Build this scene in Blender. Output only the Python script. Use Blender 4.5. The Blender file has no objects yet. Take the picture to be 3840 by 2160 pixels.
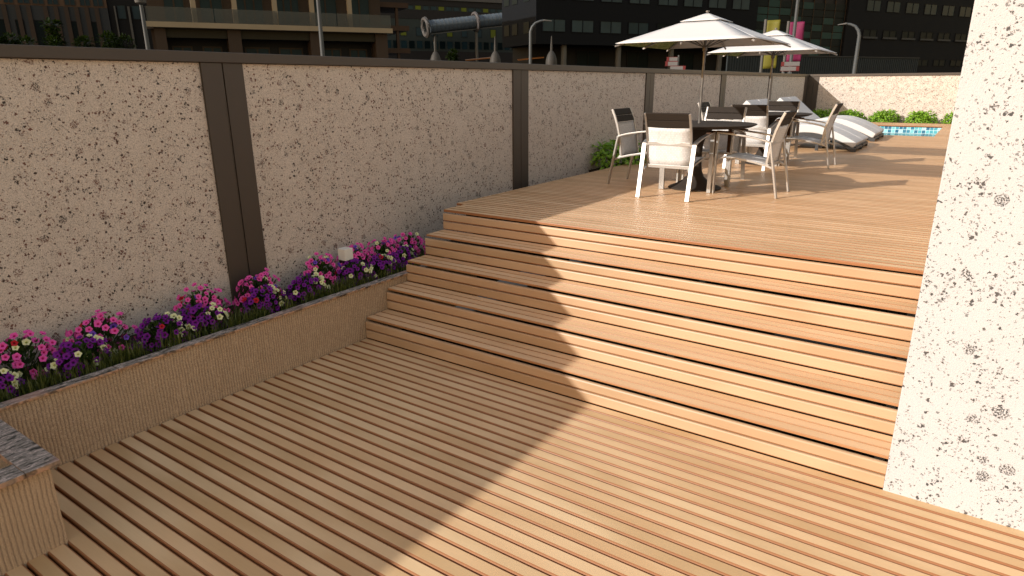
import bpy, math, random
from mathutils import Vector, Matrix
random.seed(7)
SC = bpy.context.scene
COL = SC.collection
PI = math.pi

# ------------------------------------------------------------------ mesh helpers
class MB:
    def __init__(s):
        s.v = []; s.f = []; s.m = []; s.r = []; s.cm = 0; s.cr = 0.0
    def face(s, idx):
        s.f.append(tuple(idx)); s.m.append(s.cm); s.r.append(s.cr)
    def add(s, verts, faces):
        o = len(s.v); s.v += [tuple(p) for p in verts]
        for f in faces: s.face([i + o for i in f])
    def box(s, x0, x1, y0, y1, z0, z1):
        s.add([(x0,y0,z0),(x1,y0,z0),(x1,y1,z0),(x0,y1,z0),(x0,y0,z1),(x1,y0,z1),(x1,y1,z1),(x0,y1,z1)],
              [(3,2,1,0),(4,5,6,7),(0,1,5,4),(1,2,6,5),(2,3,7,6),(3,0,4,7)])
        return s
    def bar(s, p0, p1, w, t, side=(1,0,0), w1=None, t1=None):
        """rectangular bar from p0 to p1; w measured along 'side', t across"""
        p0 = Vector(p0); p1 = Vector(p1); d = (p1 - p0).normalized()
        a = Vector(side); a = (a - d * a.dot(d)).normalized(); b = d.cross(a)
        w1 = w if w1 is None else w1; t1 = t if t1 is None else t1
        vs = []
        for p, ww, tt in ((p0, w, t), (p1, w1, t1)):
            for sa, sb in ((-1,-1),(1,-1),(1,1),(-1,1)):
                vs.append(p + a * sa * ww / 2 + b * sb * tt / 2)
        s.add(vs, [(3,2,1,0),(4,5,6,7),(0,1,5,4),(1,2,6,5),(2,3,7,6),(3,0,4,7)])
        return s
    def path(s, pts, w, t, side=(1,0,0)):
        """rectangular section swept along pts"""
        pts = [Vector(p) for p in pts]; n = len(pts); o = len(s.v)
        for i, p in enumerate(pts):
            d = ((pts[i+1] if i < n-1 else p) - (pts[i-1] if i else p)).normalized()
            a = Vector(side); a = (a - d * a.dot(d)).normalized(); b = d.cross(a)
            for sa, sb in ((-1,-1),(1,-1),(1,1),(-1,1)):
                s.v.append(tuple(p + a * sa * w / 2 + b * sb * t / 2))
        s.face([o+3,o+2,o+1,o])
        for i in range(n - 1):
            q = o + 4 * i
            for k in range(4): s.face([q+k, q+(k+1)%4, q+4+(k+1)%4, q+4+k])
        q = o + 4 * (n - 1); s.face([q, q+1, q+2, q+3])
        return s
    def tube(s, pts, rad, n=10, cap=True):
        pts = [Vector(p) for p in pts]; o = len(s.v); m = len(pts)
        ref = Vector((0.13, 0.21, 1)) if abs((pts[-1]-pts[0]).normalized().z) < .9 else Vector((1, .2, 0))
        for i, p in enumerate(pts):
            d = ((pts[i+1] if i < m-1 else p) - (pts[i-1] if i else p)).normalized()
            a = (ref - d * ref.dot(d)).normalized(); b = d.cross(a)
            r = rad[i] if isinstance(rad, (list, tuple)) else rad
            for k in range(n):
                t = 2*PI*k/n; s.v.append(tuple(p + (a*math.cos(t) + b*math.sin(t))*r))
        for i in range(m - 1):
            for k in range(n):
                s.face([o+i*n+k, o+i*n+(k+1)%n, o+(i+1)*n+(k+1)%n, o+(i+1)*n+k])
        if cap:
            s.face([o+k for k in reversed(range(n))]); s.face([o+(m-1)*n+k for k in range(n)])
        return s
    def lathe(s, prof, cx=0, cy=0, n=40):
        o = len(s.v); m = len(prof)
        for r, z in prof:
            for k in range(n):
                t = 2*PI*k/n; s.v.append((cx + r*math.cos(t), cy + r*math.sin(t), z))
        for i in range(m-1):
            for k in range(n):
                s.face([o+i*n+k, o+i*n+(k+1)%n, o+(i+1)*n+(k+1)%n, o+(i+1)*n+k])
        s.face([o+k for k in reversed(range(n))]); s.face([o+(m-1)*n+k for k in range(n)])
        return s
    def prism(s, poly, y0, y1):
        """poly in (x,z), extruded along y"""
        n = len(poly); o = len(s.v)
        s.v += [(x, y0, z) for x, z in poly] + [(x, y1, z) for x, z in poly]
        s.face([o+i for i in range(n)]); s.face([o+n+i for i in reversed(range(n))])
        for i in range(n):
            j = (i+1) % n; s.face([o+j, o+i, o+n+i, o+n+j])
        return s
    def board(s, x0, x1, y0, y1, z0, z1, r=.006, axis='x', rnd=0.0):
        """plank along x with rounded long edges (section in y,z)"""
        s.cr = rnd
        c = r * .3
        sec = [(y0, z0), (y0, z1-r), (y0+c, z1-c), (y0+r, z1), (y1-r, z1), (y1-c, z1-c), (y1, z1-r), (y1, z0)]
        s._ext(sec, x0, x1, (3,))
    def riser(s, x0, x1, y0, y1, z0, z1, r=.008, rnd=0.0):
        """plank standing on edge, its face looks to -y, face edges rounded"""
        s.cr = rnd; c = r * .3
        sec = [(y1, z0), (y0+r, z0), (y0+c, z0+c), (y0, z0+r), (y0, z1-r), (y0+c, z1-c), (y0+r, z1), (y1, z1)]
        s._ext(sec, x0, x1, (3,4,5,6,7))  # lower bevel takes the dark edge wood as painted shade
    def _ext(s, sec, x0, x1, plain_side=None):
        n = len(sec); o = len(s.v); keep = s.cm
        s.v += [(x0, y, z) for y, z in sec] + [(x1, y, z) for y, z in sec]
        s.face([o+i for i in range(n)]); s.face([o+n+i for i in reversed(range(n))])
        for i in range(n):
            if plain_side is not None: s.cm = 0 if i in plain_side else 1
            j = (i+1) % n; s.face([o+j, o+i, o+n+i, o+n+j])
        s.cm = keep
    def build(s, name, mats, parent=None, smooth=False, bevel=0, solid=0, loc=None):
        me = bpy.data.meshes.new(name)
        me.from_pydata(s.v, [], s.f)
        if not isinstance(mats, (list, tuple)): mats = [mats]
        for m in mats: me.materials.append(m)
        if len(mats) > 1: me.polygons.foreach_set('material_index', s.m)
        if any(s.r):
            at = me.attributes.new('rnd', 'FLOAT', 'FACE'); at.data.foreach_set('value', s.r)
        me.update()
        if smooth:
            me.polygons.foreach_set('use_smooth', [True]*len(me.polygons))
            if smooth != 'all': me.set_sharp_from_angle(angle=math.radians(38))
        o = bpy.data.objects.new(name, me); COL.objects.link(o)
        if parent: o.parent = parent
        if loc: o.location = loc
        if bevel:
            b = o.modifiers.new('bevel', 'BEVEL'); b.width = bevel; b.segments = 2; b.limit_method = 'ANGLE'; b.angle_limit = math.radians(40)
        if solid:
            b = o.modifiers.new('solid', 'SOLIDIFY'); b.thickness = solid; b.offset = 0
        return o

def fix_normals(o):
    import bmesh
    bm = bmesh.new(); bm.from_mesh(o.data); bmesh.ops.recalc_face_normals(bm, faces=bm.faces); bm.to_mesh(o.data); bm.free(); return o

def thing(name, label, cat, loc=(0,0,0), rot=0, group=None):
    o = bpy.data.objects.new(name, None); COL.objects.link(o)
    o.empty_display_size = .2
    o.location = loc; o.rotation_euler = (0, 0, rot)
    o['label'] = label; o['category'] = cat
    if group: o['group'] = group
    return o
def tag(o, label, cat, group=None, kind=None):
    o['label'] = label; o['category'] = cat
    if group: o['group'] = group
    if kind: o['kind'] = kind
    return o
def struct(o, label, cat, kind='structure'):
    o['kind'] = kind; o['label'] = label; o['category'] = cat; return o
def dup(root, loc=None, rot=None, label=None):
    kids = list(root.children)
    r = root.copy(); COL.objects.link(r)
    if loc: r.location = loc
    if rot is not None: r.rotation_euler = (0, 0, rot)
    if label: r['label'] = label
    for ch in kids:
        c = ch.copy(); COL.objects.link(c); c.parent = r
        for g in ch.children:
            d = g.copy(); COL.objects.link(d); d.parent = c
    return r

# ------------------------------------------------------------------ material helpers
class NT:
    def __init__(s, name):
        s.mat = bpy.data.materials.new(name); s.mat.use_nodes = True
        s.t = s.mat.node_tree; s.t.nodes.clear()
        s.out = s.n('ShaderNodeOutputMaterial')
    def n(s, typ, **kw):
        nd = s.t.nodes.new(typ)
        for k, v in kw.items(): setattr(nd, k, v)
        return nd
    def l(s, a, b): s.t.links.new(a, b)
    def setin(s, sock, v):
        if isinstance(v, bpy.types.NodeSocket): s.l(v, sock)
        elif isinstance(v, (tuple, list)) and len(v) == 3 and sock.type == 'RGBA': sock.default_value = (*v, 1)
        else: sock.default_value = v
    def pos(s): return s.n('ShaderNodeNewGeometry').outputs['Position']
    def obj(s): return s.n('ShaderNodeTexCoord').outputs['Object']
    def math(s, op, a, b=0.0, c=None, clamp=False):
        m = s.n('ShaderNodeMath', operation=op, use_clamp=clamp); s.setin(m.inputs[0], a); s.setin(m.inputs[1], b)
        if c is not None: s.setin(m.inputs[2], c)
        return m.outputs[0]
    def vmath(s, op, a, b=(0,0,0)):
        m = s.n('ShaderNodeVectorMath', operation=op); s.setin(m.inputs[0], a)
        s.setin(m.inputs[1], b) 
        return m.outputs[0]
    def vscale(s, a, k):
        m = s.n('ShaderNodeVectorMath', operation='SCALE'); s.setin(m.inputs[0], a); s.setin(m.inputs['Scale'], k); return m.outputs[0]
    def sep(s, v):
        m = s.n('ShaderNodeSeparateXYZ'); s.l(v, m.inputs[0]); return m.outputs
    def comb(s, x, y, z):
        m = s.n('ShaderNodeCombineXYZ')
        for i, q in enumerate((x, y, z)): s.setin(m.inputs[i], q)
        return m.outputs[0]
    def noise(s, vec, scale, detail=2, rough=.5, color=False):
        m = s.n('ShaderNodeTexNoise'); s.l(vec, m.inputs['Vector']); m.inputs['Scale'].default_value = scale
        m.inputs['Detail'].default_value = detail; m.inputs['Roughness'].default_value = rough
        return m.outputs['Color' if color else 'Fac']
    def voro(s, vec, scale):
        m = s.n('ShaderNodeTexVoronoi'); s.l(vec, m.inputs['Vector']); m.inputs['Scale'].default_value = scale
        return m.outputs['Distance'], m.outputs['Color']
    def white(s, vec):
        m = s.n('ShaderNodeTexWhiteNoise', noise_dimensions='3D'); s.l(vec, m.inputs['Vector']); return m.outputs['Value'], m.outputs['Color']
    def smooth(s, v, a, b):
        m = s.n('ShaderNodeMapRange', interpolation_type='SMOOTHSTEP'); s.setin(m.inputs[0], v)
        s.setin(m.inputs[1], a); s.setin(m.inputs[2], b); return m.outputs[0]
    def mix(s, f, a, b, mode='MIX'):
        m = s.n('ShaderNodeMix', data_type='RGBA', blend_type=mode)
        s.setin(m.inputs['Factor'], f); s.setin(m.inputs['A'], a) if False else None
        s.setin(m.inputs[6], a); s.setin(m.inputs[7], b); return m.outputs[2]
    def ramp(s, f, stops, const=False):
        m = s.n('ShaderNodeValToRGB'); s.setin(m.inputs[0], f)
        cr = m.color_ramp; cr.interpolation = 'CONSTANT' if const else 'LINEAR'
        while len(cr.elements) < len(stops): cr.elements.new(.5)
        for e, (p, c) in zip(cr.elements, stops): e.position = p; e.color = (*c, 1)
        return m.outputs[0]
    def bump(s, h, strength, dist):
        m = s.n('ShaderNodeBump'); s.setin(m.inputs['Height'], h); m.inputs['Strength'].default_value = strength
        m.inputs['Distance'].default_value = dist; return m.outputs[0]
    def bsdf(s, color, rough=.5, metal=0, spec=.5, normal=None, **kw):
        b = s.n('ShaderNodeBsdfPrincipled')
        s.setin(b.inputs['Base Color'], color); s.setin(b.inputs['Roughness'], rough); s.setin(b.inputs['Metallic'], metal)
        b.inputs['Specular IOR Level'].default_value = spec
        if normal is not None: s.l(normal, b.inputs['Normal'])
        for k, v in kw.items(): s.setin(b.inputs[k], v)
        s.l(b.outputs[0], s.out.inputs[0]); return b

def plain(name, color, rough=.5, metal=0, spec=.5, vary=.12, scale=6, bump=0):
    m = NT(name); p = m.pos()
    f = m.noise(p, scale, 3)
    c = m.mix(f, tuple(x*(1-vary) for x in color), tuple(min(1, x*(1+vary)) for x in color))
    nm = m.bump(m.noise(p, 180, 2), bump, .002) if bump else None
    r = m.math('ADD', rough-.05, m.math('MULTIPLY', f, .1))
    m.bsdf(c, r, metal, spec, nm)
    return m.mat

def speckled(name, ca, cb, dark1, dark2, k=1.0, dens=1.0, mott=.3, opac=.9):
    """rough cast stone: pale ground, pitted dark grains of several sizes, some gathered in clusters"""
    m = NT(name); p = m.pos()
    warp = m.vscale(m.vmath('SUBTRACT', m.noise(p, 60*k, 3, .65, True), (.5,.5,.5)), .034/k)
    q = m.vmath('ADD', p, warp)
    fine = m.noise(p, 130*k, 3, .7)
    clus = m.smooth(m.noise(p, 7.5*k, 3, .6), .38, .66)
    def layer(sc, size, gate, soft=.10):
        d, c = m.voro(q, sc*k); r = m.sep(c)
        rad = m.math('MULTIPLY', m.math('ADD', m.math('MULTIPLY', r[0], .8), .2), size)
        inside = m.smooth(m.math('SUBTRACT', rad, d), 0.0, soft)
        return m.math('MULTIPLY', inside, m.math('LESS_THAN', r[1], gate))
    a = layer(52, .55, m.math('MULTIPLY', m.math('ADD', m.math('MULTIPLY', clus, .75), .12), .50*dens))
    b = m.math('MULTIPLY', layer(15, .52, .06*dens), m.smooth(m.noise(p, 150*k, 2, .6), .47, .56))
    c = layer(105, .55, m.math('MULTIPLY', m.math('ADD', m.math('MULTIPLY', clus, .7), .2), .42*dens))
    d2 = layer(27, .34, .045*dens)
    mask = m.math('MAXIMUM', m.math('MAXIMUM', a, b), m.math('MAXIMUM', m.math('MULTIPLY', c, .72), d2))
    ground = m.mix(m.noise(p, 3.2*k, 4, .6), ca, cb)
    ground = m.mix(m.math('MULTIPLY', m.smooth(fine, .47, .72), mott), ground, tuple(x*.58 for x in ca))
    ground = m.mix(m.math('MULTIPLY', m.smooth(fine, .46, .30), mott*.7), ground, tuple(min(.9, x*1.25) for x in cb))
    dk = m.mix(m.smooth(m.noise(p, 12*k, 2), .42, .58), dark1, dark2)
    col = m.mix(m.math('MULTIPLY', mask, opac), ground, dk)
    h = m.math('ADD', m.noise(p, 190*k, 3, .6), m.math('MULTIPLY', mask, -.9))
    m.bsdf(col, .88, 0, .2, m.bump(h, .6, .004))
    return m.mat

def wood(name, ca, cb, cc, axis=0):
    m = NT(name); p = m.pos(); s = m.sep(p)
    at = m.n('ShaderNodeAttribute', attribute_name='rnd').outputs['Fac']
    off = m.math('MULTIPLY', at, 57.0)
    v = m.comb(m.math('ADD', m.math('MULTIPLY', s[0], .9), off), m.math('MULTIPLY', s[1], 2.2), m.math('MULTIPLY', s[2], 2.2))
    f = m.noise(v, 1.1, 2, .5)
    v2 = m.comb(m.math('ADD', m.math('MULTIPLY', s[0], 6.0), off), m.math('MULTIPLY', s[1], 190), m.math('MULTIPLY', s[2], 190))
    g = m.noise(v2, 1.0, 3, .6)
    c1 = m.mix(m.smooth(f, .32, .68), ca, cb)
    c2 = m.mix(m.smooth(m.math('FRACT', m.math('MULTIPLY', at, 7.31)), 0.0, 1.0), c1, m.mix(.5, c1, cc))
    c3 = m.mix(m.math('MULTIPLY', m.smooth(g, .35, .8), .10), c2, tuple(x*.55 for x in ca))
    r = m.math('ADD', .36, m.math('MULTIPLY', f, .18))
    m.bsdf(c3, r, 0, .35)
    return m.mat

def tiles(name, stops, size, grout=(.60,.70,.70), g=.10):
    m = NT(name); p = m.vscale(m.vmath('ADD', m.pos(), (.043,.047,.031)), 1/size)
    cell = m.vmath('FLOOR', p); fr = m.sep(m.vmath('FRACTION', p))
    nrm = m.sep(m.vmath('ABSOLUTE', m.n('ShaderNodeNewGeometry').outputs['Normal']))
    gm = 0.0
    for i in range(3):
        e = m.math('LESS_THAN', fr[i], g)
        gm = m.math('MAXIMUM', gm, m.math('MULTIPLY', e, m.math('LESS_THAN', nrm[i], .5)))
    # cell id without the axis the face looks along
    cs = m.sep(cell)
    ids = [m.math('MULTIPLY', cs[i], m.math('LESS_THAN', nrm[i], .5)) for i in range(3)]
    val, _ = m.white(m.comb(*ids))
    swirl = m.noise(m.pos(), 26, 3, .6)
    val = m.math('ADD', val, m.math('MULTIPLY', m.math('SUBTRACT', swirl, .5), .7))
    c = m.mix(gm, m.ramp(val, stops), grout)
    m.bsdf(c, .2, 0, .5)
    return m.mat

M = {}
M['wood'] = wood('deck_wood', (.515,.325,.155), (.705,.495,.280), (.67,.415,.215))
M['edge'] = wood('routed_edge_and_shade_wood', (.29,.118,.045), (.34,.145,.058), (.31,.125,.05))
WD = [M['wood'], M['edge']]
M['tread'] = wood('brightened_tread_wood', (.60,.385,.20), (.74,.50,.285), (.70,.42,.225))  # same deck wood, lightened as if the treads caught more sun
M['tread_edge'] = wood('brightened_tread_edge_wood', (.35,.16,.066), (.41,.195,.082), (.37,.17,.072))  # edge colour lightened with the treads, extra light painted in
M['riser'] = wood('dimmed_riser_wood', (.41,.262,.145), (.53,.355,.213), (.50,.302,.172))  # same deck wood, darkened so the sunlit risers look less bright
M['stone_warm'] = speckled('speckled_stone_warm', (.565,.475,.395), (.665,.57,.49), (.15,.063,.046), (.035,.028,.025), 1.08, 2.3, .85, .94)
M['stone_white'] = speckled('speckled_stone_white', (.47,.455,.44), (.51,.495,.485), (.05,.04,.035), (.025,.023,.022), .82, 1.5, .16)
M['bronze'] = plain('bronze_metal', (.062,.046,.034), .5, 0, .4, .08, 2)
M['metal'] = plain('satin_aluminium', (.46,.425,.385), .38, .85, .5, .04, 3)
M['slat'] = plain('dark_slat', (.028,.021,.016), .65, 0, .12, .06, 8)
M['tabletop'] = plain('dark_table', (.044,.034,.027), .65, 0, .12, .06, 5)
M['pad'] = plain('arm_wood', (.085,.038,.017), .6, 0, .2, .2, 30)
M['canvas'] = plain('white_canvas', (.545,.53,.515), .8, 0, .2, .02, 5)
M['ribs'] = plain('parasol_rib', (.30,.28,.26), .5, .2, .3, .03, 5)
M['cushion'] = plain('white_cushion', (.60,.575,.545), .8, 0, .2, .02, 5, .1)
M['charcoal'] = plain('charcoal_frame', (.042,.040,.038), .5, 0, .4, .08, 6)
M['chrome'] = plain('steel_pole', (.15,.14,.13), .35, .45, .5, .05, 4)
M['soil'] = plain('soil', (.035,.024,.016), .95, 0, .1, .4, 30, .6)
M['under_deck_shade'] = plain('deck_gap_shade', (.012,.010,.008), .95, 0, .1, .2, 4)  # near-black: shade under the boards painted into the colour
M['asphalt'] = plain('asphalt', (.045,.045,.047), .9, 0, .2, .2, .6)
M['maroon'] = plain('bollard_body', (.022,.008,.007), .45, 0, .4, .1, 5)
M['lampwhite'] = plain('bollard_head', (.78,.74,.66), .5, 0, .3, .02, 5)

def sling():
    m = NT('woven_sling'); o = m.obj(); s = m.sep(o)
    u = m.math('MULTIPLY', s[0], 62.0); w = m.math('MULTIPLY', m.math('ADD', s[1], s[2]), 62.0)
    cell = m.comb(m.math('FLOOR', u), m.math('FLOOR', w), 0.0)
    val, _ = m.white(cell)
    chk = m.math('MODULO', m.math('ABSOLUTE', m.math('ADD', m.math('FLOOR', u), m.math('FLOOR', w))), 2.0)
    fu = m.math('FRACT', u); fw = m.math('FRACT', w)
    edge = m.math('MAXIMUM', m.math('LESS_THAN', fu, .14), m.math('LESS_THAN', fw, .14))
    c = m.mix(m.math('ADD', m.math('MULTIPLY', val, .5), m.math('MULTIPLY', chk, .25)), (.56,.53,.50), (.74,.71,.68))
    c = m.mix(m.math('MULTIPLY', edge, .5), c, (.40,.38,.36))
    m.bsdf(c, .75, 0, .2)
    return m.mat
M['sling'] = sling()

def olive_sheet():
    m = NT('mottled_olive'); p = m.pos()
    c = m.mix(m.smooth(m.noise(p, 22, 4, .7), .42, .6), (.16,.20,.06), (.30,.31,.13)); m.bsdf(c, .85, 0, .1)
    return m.mat
M['olive_sheet'] = olive_sheet()

def combed():
    """bush-hammered sandstone with upright comb ridges"""
    m = NT('combed_sandstone'); p = m.pos(); s = m.sep(p)
    ridge_v = m.comb(m.math('MULTIPLY', s[0], 1.0), m.math('MULTIPLY', s[1], 1.0), m.math('MULTIPLY', s[2], .07))
    wob = m.math('MULTIPLY', m.math('SUBTRACT', m.noise(m.comb(m.math('MULTIPLY', s[0], 6.0), m.math('MULTIPLY', s[1], 6.0), m.math('MULTIPLY', s[2], 9.0)), 1.0, 2), .5), .016)
    t = m.math('ADD', m.math('ADD', s[0], s[1]), wob)
    wave = m.math('SINE', m.math('MULTIPLY', t, 2*PI/.0205))
    brk = m.noise(m.comb(m.math('MULTIPLY', t, 46.0), 0.0, m.math('MULTIPLY', s[2], 9.0)), 1.0, 2)
    wave = m.math('MULTIPLY', wave, m.smooth(brk, .15, .55))
    grain = m.noise(p, 210, 3, .75)
    big = m.noise(p, 4, 3)
    c = m.mix(big, (.46,.325,.205), (.56,.405,.265))
    c = m.mix(m.math('MULTIPLY', m.smooth(wave, .0, -.9), .6), c, (.19,.13,.085))
    c = m.mix(m.smooth(grain, .54, .70), c, (.80,.62,.45))
    c = m.mix(m.math('MULTIPLY', m.smooth(grain, .47, .34), .85), c, (.17,.11,.075))
    h = m.math('ADD', m.math('MULTIPLY', wave, .5), m.math('MULTIPLY', grain, 1.0))
    m.bsdf(c, .9, 0, .15, m.bump(h, .7, .006))
    return m.mat
M['combed'] = combed()

def granite():
    m = NT('grey_gneiss_coping'); p = m.pos(); s = m.sep(p)
    v = m.comb(m.math('MULTIPLY', s[0], 46.0), m.math('MULTIPLY', s[1], 11.0), m.math('MULTIPLY', s[2], 30.0))
    wv = m.vmath('ADD', v, m.vscale(m.noise(p, 7, 3, .6, True), 2.2))
    f = m.noise(wv, 1.0, 4, .65)
    c = m.ramp(f, [(.34,(.03,.028,.024)), (.44,(.13,.115,.095)), (.49,(.34,.29,.25)), (.53,(.12,.105,.09)), (.59,(.58,.47,.41)), (.66,(.06,.054,.046))])
    c = m.mix(m.math('MULTIPLY', m.smooth(m.noise(p, 2.6, 3), .50, .66), .65), c, (.42,.25,.20))
    # the broken edge under the polished top is rusty and pink in patches
    up = m.sep(m.n('ShaderNodeNewGeometry').outputs['Normal'])[2]
    e = m.noise(p, 11, 3, .6)
    ec = m.ramp(e, [(.3,(.04,.033,.028)), (.43,(.20,.13,.085)), (.52,(.50,.29,.18)), (.62,(.30,.21,.15)), (.75,(.06,.05,.04))])
    c = m.mix(m.math('LESS_THAN', up, .5), c, ec)
    m.bsdf(c, .75, 0, .15, m.bump(f, .4, .004))
    return m.mat
M['granite'] = granite()

def leafmat(name, ca, cb, trans=.25, spec=.35):
    m = NT(name); p = m.pos()
    at = m.n('ShaderNodeAttribute', attribute_name='rnd').outputs['Fac']
    c = m.mix(at, ca, cb)
    b = m.n('ShaderNodeBsdfPrincipled'); m.setin(b.inputs['Base Color'], c); b.inputs['Roughness'].default_value = .45
    b.inputs['Specular IOR Level'].default_value = spec
    t = m.n('ShaderNodeBsdfTranslucent'); m.setin(t.inputs['Color'], m.mix(.5, c, (.20,.34,.03)))
    x = m.n('ShaderNodeMixShader'); x.inputs[0].default_value = trans
    m.l(b.outputs[0], x.inputs[1]); m.l(t.outputs[0], x.inputs[2]); m.l(x.outputs[0], m.out.inputs[0])
    return m.mat
M['shrub'] = leafmat('shrub_leaf', (.11,.25,.014), (.33,.54,.055), .25)
M['petleaf'] = leafmat('petunia_leaf', (.012,.028,.006), (.045,.085,.018), .2)
M['grass'] = leafmat('grass_blade', (.02,.032,.006), (.13,.14,.03), .2)
M['citytree'] = leafmat('city_leaf', (.004,.008,.002), (.014,.022,.005), .05, .03)
M['twig'] = plain('twig', (.05,.032,.02), .9)
def petal(name, a, b):
    return plain(name, a, .6, 0, .2, .16, 60), plain(name + '_throat', b, .6, 0, .2, .1, 60)
PET = {'pink': petal('pink_petal', (.70,.085,.35), (.42,.008,.12)), 'purple': petal('purple_petal', (.155,.007,.215), (.03,.002,.045)),
       'cream': petal('cream_petal', (.66,.65,.36), (.40,.40,.10)), 'red': petal('red_petal', (.42,.008,.02), (.16,.004,.01)),
       'violet': petal('violet_petal', (.16,.06,.45), (.07,.02,.2))}

def water():
    m = NT('pool_water'); p = m.pos()
    nm = m.bump(m.noise(p, 7, 3, .55), .35, .05)
    g = m.n('ShaderNodeBsdfGlossy'); g.inputs['Roughness'].default_value = .03; m.l(nm, g.inputs['Normal'])
    t = m.n('ShaderNodeBsdfTransparent'); t.inputs['Color'].default_value = (.72,.93,.95,1)
    fr = m.n('ShaderNodeFresnel'); fr.inputs['IOR'].default_value = 1.33; m.l(nm, fr.inputs['Normal'])
    x = m.n('ShaderNodeMixShader'); m.l(m.math('MULTIPLY', fr.outputs[0], .6), x.inputs[0])
    m.l(t.outputs[0], x.inputs[1]); m.l(g.outputs[0], x.inputs[2]); m.l(x.outputs[0], m.out.inputs[0])
    return m.mat
M['water'] = water()
M['pooltile'] = tiles('pool_mosaic', [(.1,(.03,.12,.20)), (.32,(.06,.24,.32)), (.5,(.09,.36,.40)), (.68,(.20,.50,.52)), (.9,(.38,.64,.65))], .092)
M['poolfloor'] = tiles('pool_floor_tile', [(.1,(.36,.42,.43)), (.5,(.46,.48,.48)), (.9,(.52,.51,.50))], .095, (.6,.64,.64))  # floor painted paler for the look of light through water

# ------------------------------------------------------------------ world, sun, camera
TO_SUN = Vector((-1.18, -2.03, 1.0)).normalized()
SUN_EL = math.asin(TO_SUN.z); SUN_AZ = math.atan2(TO_SUN.x, TO_SUN.y)
w = bpy.data.worlds.new("World"); SC.world = w; w.use_nodes = True
nt = w.node_tree; nt.nodes.clear()
sky = nt.nodes.new('ShaderNodeTexSky'); sky.sky_type = 'NISHITA'; sky.sun_disc = False
sky.sun_elevation = SUN_EL; sky.sun_rotation = SUN_AZ % (2*PI)
sky.air_density = 2.3; sky.dust_density = 1.3; sky.ozone_density = 0.0
bg = nt.nodes.new('ShaderNodeBackground'); bg.inputs['Strength'].default_value = .138
wo = nt.nodes.new('ShaderNodeOutputWorld')
tint = nt.nodes.new('ShaderNodeMix'); tint.data_type = 'RGBA'; tint.blend_type = 'MULTIPLY'; tint.inputs[0].default_value = 1
tint.inputs[7].default_value = (1.08, .93, .98, 1)
nt.links.new(sky.outputs[0], tint.inputs[6]); nt.links.new(tint.outputs[2], bg.inputs[0]); nt.links.new(bg.outputs[0], wo.inputs[0])
sl = bpy.data.lights.new('sun', 'SUN'); sl.energy = 3.5; sl.angle = math.radians(.55); sl.color = (1.0, .985, .95)
so = bpy.data.objects.new('sun', sl); COL.objects.link(so)
so.rotation_euler = TO_SUN.to_track_quat('Z', 'Y').to_euler(); so.location = (-6, -10, 9)

cam = bpy.data.cameras.new('camera'); co = bpy.data.objects.new('camera', cam); COL.objects.link(co); SC.camera = co
yaw, pit, roll = math.radians(34.71422), math.radians(17.31292), math.radians(-.38615)
fw = Vector((-math.sin(yaw)*math.cos(pit), math.cos(yaw)*math.cos(pit), -math.sin(pit)))
rt = Vector((math.cos(yaw), math.sin(yaw), 0)); up = rt.cross(fw)
r2 = rt*math.cos(roll) + up*math.sin(roll); u2 = -rt*math.sin(roll) + up*math.cos(roll)
mw = Matrix((r2, u2, -fw)).transposed().to_4x4(); mw.translation = (4.2164, -3.7770, 2.1816)
co.matrix_world = mw
cam.sensor_width = 36; cam.lens = 2452.86/3840*36; cam.clip_end = 800; cam.clip_start = .05
SC.view_settings.view_transform = 'Standard'; SC.view_settings.look = 'None'
SC.view_settings.exposure = .55; SC.view_settings.gamma = 1

# ------------------------------------------------------------------ decks and steps
DZ = 1.0                                   # upper deck level
rr = random.random
b = MB(); y = .003
k = 0
while y > -5.6:
    b.board(0, 7.5, y-.0805, y, -.026, 0, .0085, rnd=rr()+.001)
    y -= .0902
struct(b.build('lower_deck', WD), 'lower deck of tan planks at the foot of the steps', 'deck')
b = MB(); b.box(-.6, 8.2, -6, 1.0, -.12, -.07)
struct(b.build('ground', M['under_deck_shade']), 'near-black shade-coloured ground under the wooden decks', 'ground')

PX0, PX1, PY0, PY1 = .30, 3.475, 13.97, 17.92       # pool opening
b = MB(); y = 1.127; k = 0; P = .0864
while y < 19.42:
    x0 = 0.0 if k < 4 else -.115
    y1 = min(y + P - .0135, 19.43); rn = rr() + .001
    if y1 > PY0 and y < PY1:
        b.board(x0, PX0, y, y1, DZ-.024, DZ, .006, rnd=rn); b.board(PX1, 7.8, y, y1, DZ-.024, DZ, .006, rnd=rn)
    else:
        b.board(x0, 7.8, y, y1, DZ-.024, DZ, .006, rnd=rn)
    y += P; k += 1
struct(b.build('upper_deck', WD), 'upper terrace deck of narrow tan planks with the furniture', 'deck')
b = MB()
b.box(-.10, 7.8, 1.6, PY0-.06, .80, .955); b.box(-.10, PX0-.06, PY0-.06, PY1+.06, .80, .955)
b.box(PX1+.06, 7.8, PY0-.06, PY1+.06, .80, .955); b.box(-.10, 7.8, PY1+.06, 19.42, .80, .955)
struct(b.build('light_block_slab', M['under_deck_shade']), 'added near-black slab blocking light below the upper deck', 'ground')  # unseen slab, added to block light under the upper deck

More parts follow.
